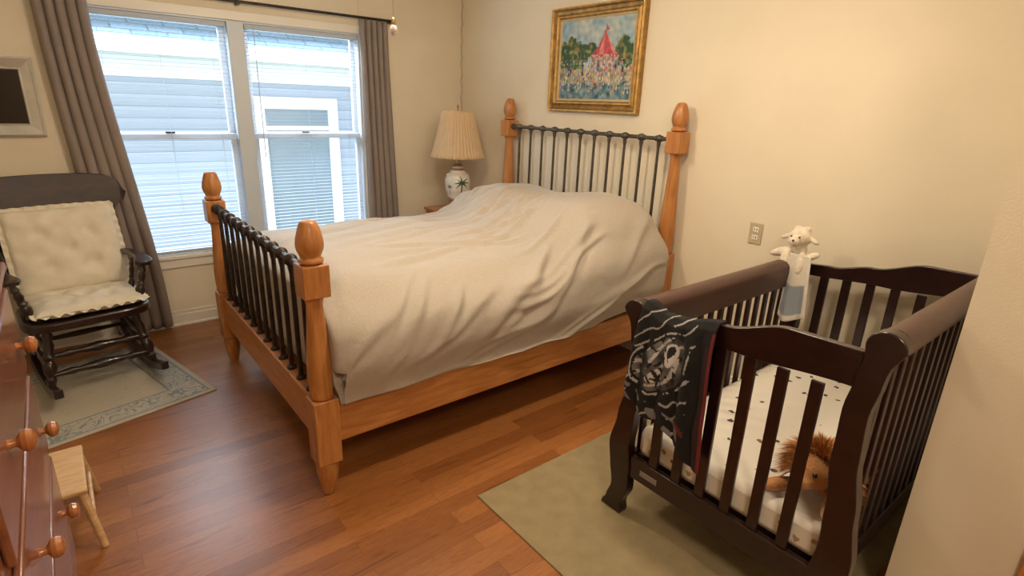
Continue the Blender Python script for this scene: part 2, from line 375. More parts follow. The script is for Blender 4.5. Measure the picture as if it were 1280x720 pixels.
def fold(s,half,r):
    q=half-r; a=abs(s); sg=1 if s>=0 else -1
    if a<=q: return s,0
    a-=q; arc=r*math.pi/2
    if a<=arc:
        t=a/r; return sg*(q+r*math.sin(t)), r*(1-math.cos(t))
    return sg*half, r+(a-arc)
def duvet():
    cx,hx=1.815,1.045; cy,hy=2.879,.85
    nx,ny=280,250
    hem=.430
    bm=bmesh.new(); Lx=hx-.16+.16*1.571+.42; Ly=hy-.26+.26*1.571+.33
    def f(u,v):
        sx=(2*u-1)*Lx; sy=(2*v-1)*Ly
        X,dxp=fold(sx,hx,.16); Y,dyp=fold(sy,hy,.26)
        x=cx+X; y=cy+Y
        top=.930-.035*sm(3.0,3.6,y)
        far=sm(2.9,3.4,y)
        px=sm(1.9+.25*far,2.42+.12*far,x)
        top+=px*(.130+.055*math.exp(-((y-2.36)/.33)**2)+.038*math.exp(-((y-3.25)/.25)**2))
        top+=.015*math.sin(x*2.6+.4)-.03*abs((y-cy)/.85)**2
        z=top-math.sqrt(dxp*dxp+dyp*dyp) if (dxp>0 and dyp>0) else top-dxp-dyp
        return Vector((x,y,z))
    V=addgrid(bm,nx,ny,f)
    bm.normal_update()
    rnd=random.Random(11)
    cr_=[]
    for k in range(22):
        x0=rnd.uniform(.35,.75); y0=rnd.uniform(-.65,.75); a=math.pi+rnd.uniform(-.35,.35); L=rnd.uniform(.25,.75)
        cr_.append((x0,y0,math.cos(a),math.sin(a),L,rnd.uniform(.014,.024),rnd.uniform(.009,.016)))
    for k in range(26):
        x0=rnd.uniform(.45,.9); y0=rnd.uniform(-.25,.75); a=math.pi+.25+rnd.uniform(-.35,.35); L=rnd.uniform(.2,.55)
        cr_.append((x0,y0,math.cos(a),math.sin(a),L,rnd.uniform(.011,.018),rnd.uniform(.008,.015)))
    for k in range(11):
        x0=rnd.uniform(-.3,.3); y0=rnd.uniform(-.6,.6); a=math.pi+rnd.uniform(-.5,.5); L=rnd.uniform(.5,1.0)
        cr_.append((x0,y0,math.cos(a),math.sin(a),L,rnd.uniform(.020,.042),rnd.uniform(.007,.014)))
    for sgn in (-1,1):
        for k in range(15):
            x0=rnd.uniform(-.8,1.05); y0=sgn*rnd.uniform(.65,.85); a=math.atan2(sgn*rnd.uniform(.35,1.0),-rnd.uniform(.2,1.0)); L=rnd.uniform(.3,.6)
            cr_.append((x0,y0,math.cos(a),math.sin(a),L,rnd.uniform(.022,.045),rnd.uniform(.009,.018)))
        for k in range(14):
            x0=rnd.uniform(.0,1.1); y0=sgn*rnd.uniform(.75,1.2); a=math.pi-sgn*rnd.uniform(.05,.35); L=rnd.uniform(.35,.9)
            cr_.append((x0,y0,math.cos(a),math.sin(a),L,rnd.uniform(.014,.026),rnd.uniform(.007,.014)))
    new={}
    for i,row in enumerate(V):
        sx=(2*i/nx-1)*Lx
        for j,v in enumerate(row):
            sy=(2*j/ny-1)*Ly
            c=v.co; n=v.normal
            side=1-sm(.3,.9,abs(n.z))
            d=.024*noise.noise(Vector((c.x*1.6,c.y*2.0,c.z*2)))+.009*noise.noise(Vector((c.x*4,c.y*5,c.z*4)))
            wx=sx+.05*noise.noise(Vector((sx*2,sy*2,9))); wy=sy+.06*noise.noise(Vector((sx*2,sy*2,5)))
            for (x0,y0,ca,sa,L,w,am) in cr_:
                dx=wx-x0; dy=wy-y0; al=dx*ca+dy*sa
                if al<-.1 or al>L+.1: continue
                pe=-dx*sa+dy*ca
                if abs(pe)>3.2*w: continue
                t=sm(-.1,.12,al)*(1-sm(L-.25,L+.1,al))
                q=pe/w
                d+=am*t*(math.exp(-q*q)-.55*math.exp(-(q-1.3)**2*1.2))
            if side>0: d+=side*(.012*noise.noise(Vector((c.x*3+c.z*1.6,c.z*1.5,1)))+.045*sm(.43,.62,c.z)*(1-sm(.75,.95,c.z)))
            new[v]=c+n*d
    for v,c in new.items():
        h=hem+.018*noise.noise(Vector((c.x*3,c.y*3,0)))
        if c.z<h: c=Vector((c.x,c.y,h+(c.z-h)*.03))
        c.x=min(c.x,2.872); c.x=max(c.x,.735)
        v.co=c
    return obj('duvet',bm,M['duvet'])
dv=duvet()
try:
    at=dv.data.attributes.get('sharp_edge')
    if at: dv.data.attributes.remove(at)
except Exception: pass

# ---------------------------------------------------------------- picture
pic=empty('framed_painting')
py0,py1,pz0,pz1=2.44,3.29,1.61,2.305
def frame(name,rect,prof,mat,parent,plane='x',base=A,sgn=-1):
    bm=bmesh.new(); a0,a1,b0,b1=rect; rings=[]
    for ins,dep in prof:
        q=[(a0+ins,b0+ins),(a1-ins,b0+ins),(a1-ins,b1-ins),(a0+ins,b1-ins)]
        rings.append([bm.verts.new((base+sgn*dep,p[0],p[1]) if plane=='x' else (p[0],base+sgn*dep,p[1])) for p in q])
    for R,S in zip(rings[:-1],rings[1:]):
        for i in range(4): bm.faces.new((R[i],R[(i+1)%4],S[(i+1)%4],S[i]))
    return obj(name,bm,mat,parent,False)
gold=simple('gilt_frame',(.38,.22,.07),.38,.35,25,.5,90,metal=.7)
gold2=simple('gilt_highlight',(.66,.43,.15),.35,.25,25,.5,90,metal=.7)
frame('gilt_outer',(py0,py1,pz0,pz1),[(0,.003),(0,.025),(.004,.036),(.012,.042),(.020,.036),(.026,.024),(.045,.018),(.056,.026),(.062,.032),(.070,.030),(.076,.018)],gold,pic)
frame('gilt_bead',(py0+.004,py1-.004,pz0+.004,pz1-.004),[(0,.038),(.003,.046),(.010,.047),(.014,.038)],gold2,pic)
frame('gilt_inner_bead',(py0+.056,py1-.056,pz0+.056,pz1-.056),[(0,.030),(.003,.037),(.009,.037),(.013,.030)],gold2,pic)
frame('linen_liner',(py0,py1,pz0,pz1),[(.074,.018),(.079,.02),(.091,.012),(.093,.008)],simple('linen_liner',(.50,.38,.20),.7,.1,30),pic)
def paint(u,v):
    def n(s,o=0): return noise.noise(Vector((u*s,v*s*.8,o)))
    c=Vector((.34,.43,.45))+Vector((.14,.07,-.02))*n(5,1)*1.5+Vector((.16,.15,.15))*n(18,2)
    if v<.40+.05*n(6): 
        c=Vector((.36,.31,.21))+Vector((.3,.24,.18))*n(14,3)
    if v<.20+.06*n(7,2): c=Vector((.12,.20,.23))+Vector((.25,.24,.22))*n(16,5)
    def blobm(cx,cy,rx,ry,s=10,k=.7): 
        return ((u-cx)/rx)**2+((v-cy)/ry)**2+k*n(s,cx*9)+.5*n(30,cx)<1
    g=Vector((.030,.075,.035))
    for cx,cy,rx,ry in ((.08,.58,.10,.14),(.20,.62,.13,.16),(.32,.57,.11,.14),(.18,.46,.17,.08),(.86,.60,.12,.16),(.95,.53,.08,.14),(.44,.62,.08,.09),(.80,.50,.07,.09)):
        if blobm(cx,cy,rx,ry): 
            c=g+Vector((.18,.18,.04))*max(0,n(22,7))*2+Vector((.45,.16,.03))*max(0,n(15,9)-.15)
    if .30<v<.5 and (abs(u-.17)<.012 or abs(u-.34)<.01 or abs(u-.88)<.012): c=Vector((.06,.04,.03))
    cu=.63; h=(v-.55)/.29
    if 0<h<1 and abs(u-cu+.02*n(12,8))<.165*(1-h)**1.5+.014+.02*n(20,3):
        s=math.sin((u-cu)/(.2*(1-h)**1.2+.02)*7)
        c=Vector((.50,.07,.08)) if s>-.45 else Vector((.62,.22,.20))
        c=c*(1+.5*n(25,6))
    if .52<v<=.56 and abs(u-cu)<.19: c=Vector((.55,.38,.30)) if n(40,2)>0 else Vector((.42,.07,.08))
    if .34<v<=.52 and abs(u-cu)<.18: c=Vector((.36,.26,.24))+Vector((.5,.35,.25))*n(26,4)
    if .84<v<.92 and 0<u-cu<.05*(1-(v-.84)/.08): c=Vector((.45,.07,.08))
    if .06<v<.50:
        for (mx_,my_,sd) in ((26,17,0),(38,23,5)):
            uu0=u*mx_+.6*n(6,sd); vv0=v*my_+.6*n(7,sd+1)
            cx=math.floor(uu0); cy=math.floor(vv0); r=random.Random(cx*91+cy*7+sd)
            if r.random()<(.5 if v>.14 else .2):
                uu=uu0-cx-.5; vv=vv0-cy-.5
                if uu*uu*2.2+vv*vv*1.1<.15: c=Vector(r.choice([(.62,.48,.3),(.6,.52,.4),(.50,.09,.09),(.10,.19,.42),(.65,.38,.08),(.66,.6,.52),(.05,.06,.07),(.08,.28,.20),(.6,.25,.22),(.2,.4,.5)]))
    return [max(0,min(1,x)) for x in c]
my0,my1,mz0,mz1=py0+.085,py1-.085,pz0+.085,pz1-.085
colorgrid('canvas',220,180,lambda a,b:Vector((A-.012-.0015*noise.noise(Vector((a*40,b*40,0))),my1+(my0-my1)*a,mz0+(mz1-mz0)*b)),paint,vcol('oil_paint',.5,.6,120),pic)
boxes('backing',[((A-.009,py0+.02,pz0+.02),(A-.003,py1-.02,pz1-.02))],M['black'],pic)

# mirror on the window wall
mir=empty('wall_mirror')
frame('silver_frame',(-.62,-.012,1.365,1.81),[(0,.002),(0,.03),(.010,.036),(.018,.03),(.060,.012),(.068,.018),(.074,.010)],simple('champagne_silver_frame',(.68,.65,.58),.25,.1,10,metal=.5),mir,'y',B,-1)
mm,nt,b=newmat('mirror_glass'); b.inputs['Metallic'].default_value=1; b.inputs['Roughness'].default_value=.03; b.inputs['Base Color'].default_value=(.05,.045,.045,1)  # near-black base colour stands in for the dark reflection in the glass
boxes('glass',[((-.555,B-.012,1.435),(-.078,B-.004,1.74))],mm,mir)

# outlet
ou=empty('wall_outlet'); oy,oz=1.53,1.005
boxes('plate',[((A-.006,oy-.038,oz-.06),(A-.0005,oy+.038,oz+.06))],M['outlet'],ou,.003)
boxes('sockets',[((A-.009,oy-.017,oz+.008),(A-.005,oy+.017,oz+.036)),((A-.009,oy-.017,oz-.036),(A-.005,oy+.017,oz-.008))],M['trim'],ou,.004)
boxes('slots',[((A-.0105,oy+s*.007-.002,oz+k-.006),(A-.0075,oy+s*.007+.002,oz+k+.006)) for s in (-1,1) for k in (.024,-.02)],M['slot'],ou)

# thin cable in corner
bm=bmesh.new(); pts=[]
for i in range(133):
    z=CH-.01-i*.0195; pts.append((A-.026+.006*math.sin(i*.9),B-.042-.008*abs(noise.noise(Vector((i*.3,0,0))))-.004*math.sin(i*1.7),max(z,.003)))
addtube(bm,pts,.003,6); obj('corner_cable',bm,simple('cable_tan',(.36,.28,.18),.6))

# ---------------------------------------------------------------- nightstand + lamp
ns=empty('nightstand'); nx0,nx1,ny0,ny1=2.52,2.94,3.80,4.34
boxes('top',[((nx0-.015,ny0-.01,.725),(nx1+.01,ny1+.015,.75))],M['pinex'],ns,.005)
boxes('body',[((nx0,ny0,.40),(nx1,ny1,.725))],M['pinex'],ns,.004)
boxes('drawer_front',[((nx0-.014,ny0+.03,.55),(nx0,ny1-.03,.70))],M['piney'],ns,.004)
lathe('drawer_knob',[(.008,0),(.008,.012),(.017,.02),(.012,.03),(.003,.032)],Z0,M['knob'],ns,14,Matrix.Translation((nx0-.014,(ny0+ny1)/2,.625))@Matrix.Rotation(-math.pi/2,4,'Y'))
bm=bmesh.new()
for x in (nx0+.03,nx1-.03):
    for y in (ny0+.03,ny1-.03): addlathe(bm,[(.015,0),(.022,.1),(.027,.3),(.028,.40)],Matrix.Translation((x,y,0)),14)
obj('legs',bm,M['pine'],ns)
lx,ly=2.68,4.07
lamp=empty('table_lamp')
VP=[(0,.055),(.02,.06),(.05,.062),(.12,.088),(.19,.108),(.25,.112),(.30,.098),(.335,.065),(.35,.045),(.37,.05),(.38,.04)]
def vfn(u,v):
    z=.38*v; a=2*math.pi*u; r=interp(VP,z); return Vector((lx+r*math.cos(a),ly+r*math.sin(a),.752+z))
camdir=math.atan2(-ly,-lx)
def vcf(u,v):
    a=(2*math.pi*u-camdir+math.pi)%(2*math.pi)-math.pi; z=.38*v
    c=(.72,.67,.58)
    if z<.02 or .345<z<.36: c=(.35,.12,.12)
    X=a*.1
    for ox,s,zb in ((.030,1.25,.10),(-.07,.6,.14),(.16,.8,.12),(-.22,.9,.12)):
        x=(X-ox)/s; zz=(z-zb)/s; tx=.35*zz*zz
        if abs(x-tx)<.0045 and 0<zz<.115: c=(.16,.10,.06)
        dx=x-.0046; dz=zz-.115
        for ang in (-.5,.25,.9,1.6,2.3,2.95,3.6):
            px=dx*math.cos(ang)+dz*math.sin(ang); py=-dx*math.sin(ang)+dz*math.cos(ang)
            if 0<px<.050 and abs(py+6*px*px*(1 if math.cos(ang)>=0 else -1))<.0075*(1-px/.058): c=(.04,.10,.045)
    if .075<z<.115+.006*math.sin(a*5) : c=(.46,.40,.28) if z>.10 else (.45,.20,.16)
    return c
colorgrid('ceramic_vase',280,160,vfn,vcf,vcol('painted_ceramic',.2),lamp)
lathe('foot',[(.06,0),(.062,.003),(.055,.006)],(lx,ly,.7505),M['brass'],lamp)
lathe('neck',[(.042,1.13),(.03,1.14),(.012,1.15),(.012,1.19),(.02,1.195),(.02,1.24),(.01,1.25)],(lx,ly,0),M['brass'],lamp)
bm=bmesh.new()
def pl(u,v):
    a=2*math.pi*u; z=1.205+.375*v; r=.228+(.132-.228)*(v**.85); r*=1+.022*math.sin(a*44)
    if v<.03: r*=1.015
    return Vector((lx+r*math.cos(a),ly+r*math.sin(a),z))
addgrid(bm,352,14,pl); so=obj('pleated_shade',bm,M['shade'],lamp); s_=so.modifiers.new('s','SOLIDIFY'); s_.thickness=.002
nt=M['shade'].node_tree; b=nt.nodes['Principled BSDF']
tr=N(nt,'ShaderNodeBsdfTranslucent'); tr.inputs[0].default_value=(.9,.70,.45,1); mx=N(nt,'ShaderNodeMixShader'); mx.inputs[0].default_value=.4
out=[n for n in nt.nodes if n.type=='OUTPUT_MATERIAL'][0]
nt.links.new(b.outputs[0],mx.inputs[1]); nt.links.new(tr.outputs[0],mx.inputs[2]); nt.links.new(mx.outputs[0],out.inputs[0])
lathe('finial',[(.004,1.57),(.004,1.60),(.010,1.61),(.005,1.625),(.001,1.63)],(lx,ly,0),M['brass'],lamp,12)
bm=bmesh.new(); addtube(bm,[(lx-.13,ly,1.575),(lx+.13,ly,1.575)],.002,6); addtube(bm,[(lx,ly-.13,1.575),(lx,ly+.13,1.575)],.002,6); addtube(bm,[(lx,ly,1.2),(lx,ly,1.6)],.003,6); obj('harp',bm,M['brass'],lamp)

# ---------------------------------------------------------------- ceiling fan with pull chain
fan=empty('ceiling_fan'); fx,fy=1.24,2.39
lathe('motor',[(.06,CH),(.07,CH-.03),(.02,CH-.05),(.02,CH-.08),(.10,CH-.09),(.12,CH-.12),(.12,CH-.17),(.08,CH-.20),(.05,CH-.21)][::-1],(fx,fy,0),M['fanw'],fan)
bm=bmesh.new()
for k in range(5):
    T=Matrix.Translation((fx,fy,CH-.14))@Matrix.Rotation(k*2*math.pi/5+.3,4,'Z')@Matrix.Rotation(.2,4,'X')
    addbox(bm,(.1,-.02,-.004),(.2,.02,.004),T); addbox(bm,(.18,-.06,-.004),(.58,.06,.004),T)
obj('blades',bm,M['fanw'],fan,True,.004)
bm=bmesh.new(); addtube(bm,[(fx,fy,CH-.2),(fx,fy,1.975)],.0018,6)
obj('pull_chain',bm,M['brass'],fan)
lathe('chain_cap',[(.003,1.985),(.008,1.98),(.010,1.965),(.007,1.955)][::-1],(fx,fy,0),M['brass'],fan,14)
gm,nt,b=newmat('pull_glass'); b.inputs['Base Color'].default_value=(.6,.5,.47,1); b.inputs['Transmission Weight'].default_value=.4; b.inputs['Roughness'].default_value=.08
lathe('pull_ball',[(.006,1.957),(.013,1.95),(.017,1.938),(.015,1.925),(.008,1.915),(.002,1.912)][::-1],(fx,fy,0),gm,fan,18)

# ---------------------------------------------------------------- crib
cr=empty('crib',(0,0,.0085))
CX0,CX1=1.64,2.90; CYL,CYR=1.215,.435; TH=.024
SO=[(0,.040),(.06,.030),(.14,.006),(.24,.016),(.36,.030),(.50,.012),(.66,-.016),(.80,-.022),(.90,-.004),(1.,.02)]
def s_w(t):
    return .052 if t<.05 else .040+.012*math.exp(-((t-.3)/.12)**2)-.006*sm(.5,.8,t)
def sleigh_post(name,x,y,sg,h,k=1.):
    out=[];inn=[]
    for i in range(41):
        t=i/40; o=interp(SO,t)*k; w=s_w(t)
        out.append((y+sg*(o+w),t*(h-.04))); inn.append((y+sg*(o-w),t*(h-.04)))
    cyy=y+sg*(.022*k); czz=h-.045; sc_=[]
    for i in range(13):
        a=math.pi*i/12; sc_.append((cyy+sg*.05*math.cos(a),czz+.045*math.sin(a)))
    poly=out[:-2]+sc_+inn[:-2][::-1]
    bm=bmesh.new(); addprism(bm,poly,'x',x-TH,x+TH); obj(name,bm,M['crib'],cr,True,.004)
HF,HB=.955,1.11
TOPP=[(0,.925),(.18,.935),(.42,.972),(.72,1.032),(1,1.035)]
for nm,x in (('near',CX0),('far',CX1)):
    sleigh_post('front_post_'+nm,x,CYL,1,HF); sleigh_post('back_post_'+nm,x,CYR,-1,HB,.75)
    bm=bmesh.new(); top=[];bot=[]
    ya,yb=CYL-.03,CYR+.03
    for i in range(41):
        t=i/40; y=ya+(yb-ya)*t
        top.append((y,interp(TOPP,t))); bot.append((y,interp([(0,.870),(.5,.895),(1,.925)],t)))
    addprism(bm,top+bot[::-1],'x',x-.014,x+.014); obj('end_top_rail_'+nm,bm,M['crib'],cr,True,.003)
    boxes('end_bottom_rail_'+nm,[((x-.014,yb,.20),(x+.014,ya,.295))],M['crib'],cr,.003)
    n=6; L=[]
    for i in range(n):
        y=ya+(yb-ya)*(i+1)/(n+1); L.append(((x-.008,y-.020,.29),(x+.008,y+.020,.90)))
    boxes('end_slats_'+nm,L,M['crib'],cr,.003)
def long_side(pre,y,sg,h,topmat):
    bm=bmesh.new()
    poly=[(y-sg*.020,h-.13),(y+sg*.000,h-.13),(y+sg*.004,h-.09)]
    c=(y+sg*.020,h-.043)
    for i in range(15):
        a=-1.9+ (math.pi+2.0)*i/14; poly.append((c[0]+sg*.043*math.cos(a),c[1]+.043*math.sin(a)))
    poly.append((y-sg*.023,h-.06))
    addprism(bm,poly,'x',CX0+TH,CX1-TH); obj(pre+'_rolled_rail',bm,topmat,cr,True)
    boxes(pre+'_bottom_rail',[((CX0,y-.012,.20),(CX1,y+.012,.29))],M['crib'],cr,.003)
    n=15; L=[]
    for i in range(n):
        x=CX0+(CX1-CX0)*(i+1)/(n+1); L.append(((x-.016,y-.008,.285),(x+.016,y+.008,h-.12)))
    boxes(pre+'_slats',L,M['crib'],cr,.003)
long_side('front',CYL-.005,1,HF,M['cribtop']); long_side('back',CYR,-1,HB,M['cribtop'])
boxes('label_plate',[((CX0-.017,1.05,.235),(CX0-.013,1.13,.258))],simple('label_metal',(.25,.20,.17),.4),cr,.001)
boxes('mattress_support',[((CX0+.03,CYR+.03,.27),(CX1-.03,CYL-.03,.29))],M['crib'],cr)
def print_sheet():
    m,nt,b=newmat('printed_crib_sheet')
    v=coords(nt)
    vo=N(nt,'ShaderNodeTexVoronoi'); vo.inputs['Scale'].default_value=16; vo.inputs['Randomness'].default_value=.95
    nz=N(nt,'ShaderNodeTexNoise'); nz.inputs['Scale'].default_value=45; nz.inputs['Detail'].default_value=1
    nt.links.new(v,nz.inputs['Vector'])
    ad=N(nt,'ShaderNodeVectorMath',operation='MULTIPLY_ADD'); ad.inputs[1].default_value=(.022,.022,.022)
    nt.links.new(nz.outputs['Color'],ad.inputs[0]); nt.links.new(v,ad.inputs[2]); nt.links.new(ad.outputs[0],vo.inputs['Vector'])
    r=ramp(nt,[(.0,(0,0,0)),(.18,(0,0,0)),(.20,(1,1,1))]); nt.links.new(vo.outputs['Distance'],r.inputs['Fac'])
    gt=N(nt,'ShaderNodeSeparateColor'); nt.links.new(vo.outputs['Color'],gt.inputs[0])
    r3=ramp(nt,[(.22,(.72,.67,.58)),(.26,(.06,.055,.06)),(.7,(.06,.055,.06)),(.74,(.45,.30,.14))]); nt.links.new(gt.outputs[0],r3.inputs['Fac'])
    mx=N(nt,'ShaderNodeMix',data_type='RGBA'); mx.inputs['B'].default_value=(.76,.71,.62,1)
    nt.links.new(r.outputs[0],mx.inputs['Factor']); nt.links.new(r3.outputs[0],mx.inputs['A'])
    nt.links.new(mx.outputs['Result'],b.inputs['Base Color']); b.inputs['Roughness'].default_value=.9
    return m
boxes('crib_mattress',[((CX0+.022,CYR+.025,.292),(CX1-.022,CYL-.03,.42))],print_sheet(),cr,.03)

# blanket draped over the near end
def railtop(y):
    t=(CYL-.03-y)/(CYL-.03-CYR-.03)
    return .0085+interp(TOPP,max(0,min(1,t)))
def bl_fn(u,v):
    y=1.190-.300*u
    topz=railtop(y)*(1-sm(1.10,1.17,y))+.970*sm(1.10,1.17,y)+.008
    Lout=.385+.03*math.sin(u*3.0)+.16*sm(.45,1,u); Lin=.28; s=v*(Lout+Lin)
    fo=.018*math.sin(u*13+1.2)+.012*noise.noise(Vector((u*5,v*6,3)))
    if s<Lout:
        d=Lout-s; x=CX0-.034-.012*(1-math.exp(-d*14))-abs(fo)*min(1,d*6)-.015*d; z=topz-d
        y+= .015*d*math.sin(u*9)+.06*d*(1-u)-.07*d*u
        if d<.03: x+=(.03-d)*.5; z=topz-d*.9
    else:
        d=s-Lout; x=CX0+.034+.6*abs(fo)*min(1,d*6); z=topz-d
        if d<.03: x-=(.03-d)*.5; z=topz-d*.9
        y=min(y,1.160) if d>.02 else y
    return Vector((x,y,z))
def bl_c(u,v):
    X=u; vv=min(1,v/.62)
    n1=noise.noise(Vector((X*3.2,vv*3.5,1))); n2=noise.noise(Vector((X*8,vv*9,5))); n3=noise.noise(Vector((X*20,vv*22,8)))
    K=Vector((.006,.005,.005)); W=Vector((.56,.53,.51)); G=Vector((.085,.08,.08))
    c=K.copy()
    if v<.62:
        p=(X*.75+vv*.66)-.10; q=(-X*.66+vv*.75)-.12
        q+=.05*n1; p+=.04*n2
        inside=((p-.54)/.46)**2+((q-.02)/.22)**2
        if inside<1 and X<.84:
            c=G*(1+1.3*n2)
            k=math.sin(q*70+3*n1)
            if k>.5 and n2>-.2: c=W*(.8+.4*n3)
            if inside>.85: c=W*.7 if n2>-.15 else K
            if .68<inside<.85: c=K.copy()
            if ((p-.72)/.12)**2+((q-.03)/.07)**2<1: c=W*.95
            if ((p-.74)/.06)**2+((q-.04)/.035)**2<1: c=K.copy()
            if ((p-.44)/.12)**2+((q+.01)/.05)**2<1: c=W if math.sin(p*80)>-.2 else K*2
            if n3>.27: c=K*2
        elif X<.80 and math.sin(q*60+2*n2)>.88 and n1>-.1: c=W*.6
        if vv<.16 and X<.72 and n2>.10: c=G*2
        if X>.90 and vv<.9: c=Vector((.025,.006,.006))
        if X>.972: c=Vector((.15,.014,.014))
        if .16<vv<.22 and .62<X<.80 and n2>.10: c=Vector((.12,.014,.014))
    return c
colorgrid('fleece_blanket',120,220,bl_fn,bl_c,vcol('fleece_print',.95,.5,300,0),None,.006)

# plush lamb comforter on rail
lamb=empty('plush_lamb'); px_,py_,pz_=2.80,1.195,.970
wool=simple('lamb_wool',(.74,.65,.52),.95,.12,40,.9,120,sheen=.3)
blob('body',[((px_,py_,pz_+.105),(.050,.055,.045),Z0),((px_-.045,py_+.005,pz_+.092),(.030,.030,.026),Z0),((px_,py_,pz_+.045),(.036,.042,.045),Z0),
  ((px_,py_+.065,pz_+.100),(.014,.034,.012),(-.5,0,0)),((px_,py_-.065,pz_+.100),(.014,.034,.012),(.5,0,0)),
  ((px_-.03,py_+.065,pz_+.025),(.022,.060,.022),(-.4,0,0)),((px_-.055,py_+.03,pz_-.01),(.022,.024,.060),(0,.2,0)),((px_-.055,py_-.045,pz_-.01),(.022,.024,.060),(0,.2,0)),
  ((px_-.02,py_-.075,pz_+.025),(.018,.045,.018),(-.5,0,0)),
  ((px_+.01,py_+.02,pz_+.142),(.022,.022,.018),Z0),((px_+.01,py_-.02,pz_+.145),(.022,.022,.018),Z0)],wool,lamb,.005,4)
bm=bmesh.new()
for s in (-1,1): bmesh.ops.create_uvsphere(bm,u_segments=10,v_segments=8,radius=.005,matrix=Matrix.Translation((px_-.056,py_+s*.02,pz_+.115)))
bmesh.ops.create_uvsphere(bm,u_segments=10,v_segments=8,radius=.006,matrix=Matrix.Translation((px_-.074,py_,pz_+.098)))
obj('eyes_and_nose',bm,simple('brown_stitch',(.10,.05,.03),.5),lamb)
def lv(u,v):
    w=.050+.040*v; y=py_-.045+(u-.5)*2*w; z=pz_+.035-.32*v+.02*math.cos(u*6)*v
    x=px_-.065-.014*math.sin(u*12+1)*v-.02*v
    return Vector((x,y,z))
def lvc(u,v):
    return (.26,.29,.33) if (.46<v<.92 and .12<u<.8) else (.64,.58,.49)
colorgrid('comforter_cloth',40,40,lv,lvc,vcol('lovey_fleece',.95,.4,200,.3),lamb,.005)

# plush lion in crib
lion=empty('plush_lion',(1.865,.540,.431)); lion.scale=(1.25,1.25,1.25); qx,qy,qz=0,0,0
fur=simple('lion_fur',(.44,.20,.07),.9,.2,40,.8,140,sheen=.3)
blob('body',[((qx,qy,qz+.055),(.095,.06,.055),(0,0,.5)),((qx-.085,qy+.015,qz+.095),(.050,.052,.048),Z0),((qx-.128,qy+.025,qz+.080),(.026,.030,.023),Z0),
  ((qx-.11,qy+.085,qz+.024),(.065,.020,.020),(0,0,-.5)),((qx-.11,qy-.045,qz+.024),(.060,.020,.020),(0,0,.3)),
  ((qx+.04,qy+.075,qz+.024),(.045,.024,.022),(0,0,.7)),((qx+.06,qy-.02,qz+.024),(.05,.024,.022),(0,0,-.1)),
  ((qx-.07,qy+.055,qz+.143),(.013,.016,.016),Z0),((qx-.07,qy-.028,qz+.143),(.013,.016,.016),Z0)],fur,lion,.006,4)
bm=bmesh.new()
for s in (-1,1): bmesh.ops.create_uvsphere(bm,u_segments=10,v_segments=8,radius=.006,matrix=Matrix.Translation((qx-.130,qy+.02+s*.022,qz+.110)))
bmesh.ops.create_uvsphere(bm,u_segments=10,v_segments=8,radius=.010,matrix=Matrix.Translation((qx-.152,qy+.027,qz+.086)))
obj('eyes_and_nose',bm,M['black'],lion)
bm=bmesh.new()
def blade(base,dirn,L,w):
    side=dirn.cross(Vector((random.uniform(-1,1),random.uniform(-1,1),random.uniform(-1,1)))).normalized()
    p1=base+dirn*L*.5; p2=base+dirn*L+Vector((0,0,-L*.35))
    a=bm.verts.new(base-side*w); b_=bm.verts.new(base+side*w); c=bm.verts.new(p1+side*w*.8); d=bm.verts.new(p1-side*w*.8); e=bm.verts.new(p2)
    bm.faces.new((a,b_,c,d)); bm.faces.new((d,c,e))
hc=Vector((qx-.065,qy+.012,qz+.098))
for i in range(3200):
    d=Vector((random.gauss(0,1),random.gauss(0,1),random.gauss(0,1))).normalized()
    if d.x<-.62 or d.z<-.5: continue
    base=hc+Vector((d.x*.035,d.y*.05,d.z*.047)); dd=(d+Vector((.2,0,.1))).normalized()
    if base.z<qz+.04: continue
    blade(base,dd,random.uniform(.04,.075),.0018)
for i in range(4200):
    d=Vector((random.gauss(0,1),random.gauss(0,1),abs(random.gauss(0,1)))).normalized()
    base=Vector((qx+.01,qy,qz+.055))+Vector((d.x*.085,d.y*.058,d.z*.05)); 
    if base.y<-.05: continue
    blade(base,(d+Vector((.2,-.1,.3))).normalized(),random.uniform(.03,.06),.0018)
obj('mane',bm,simple('lion_mane',(.52,.23,.07),.8,.35,60),lion)

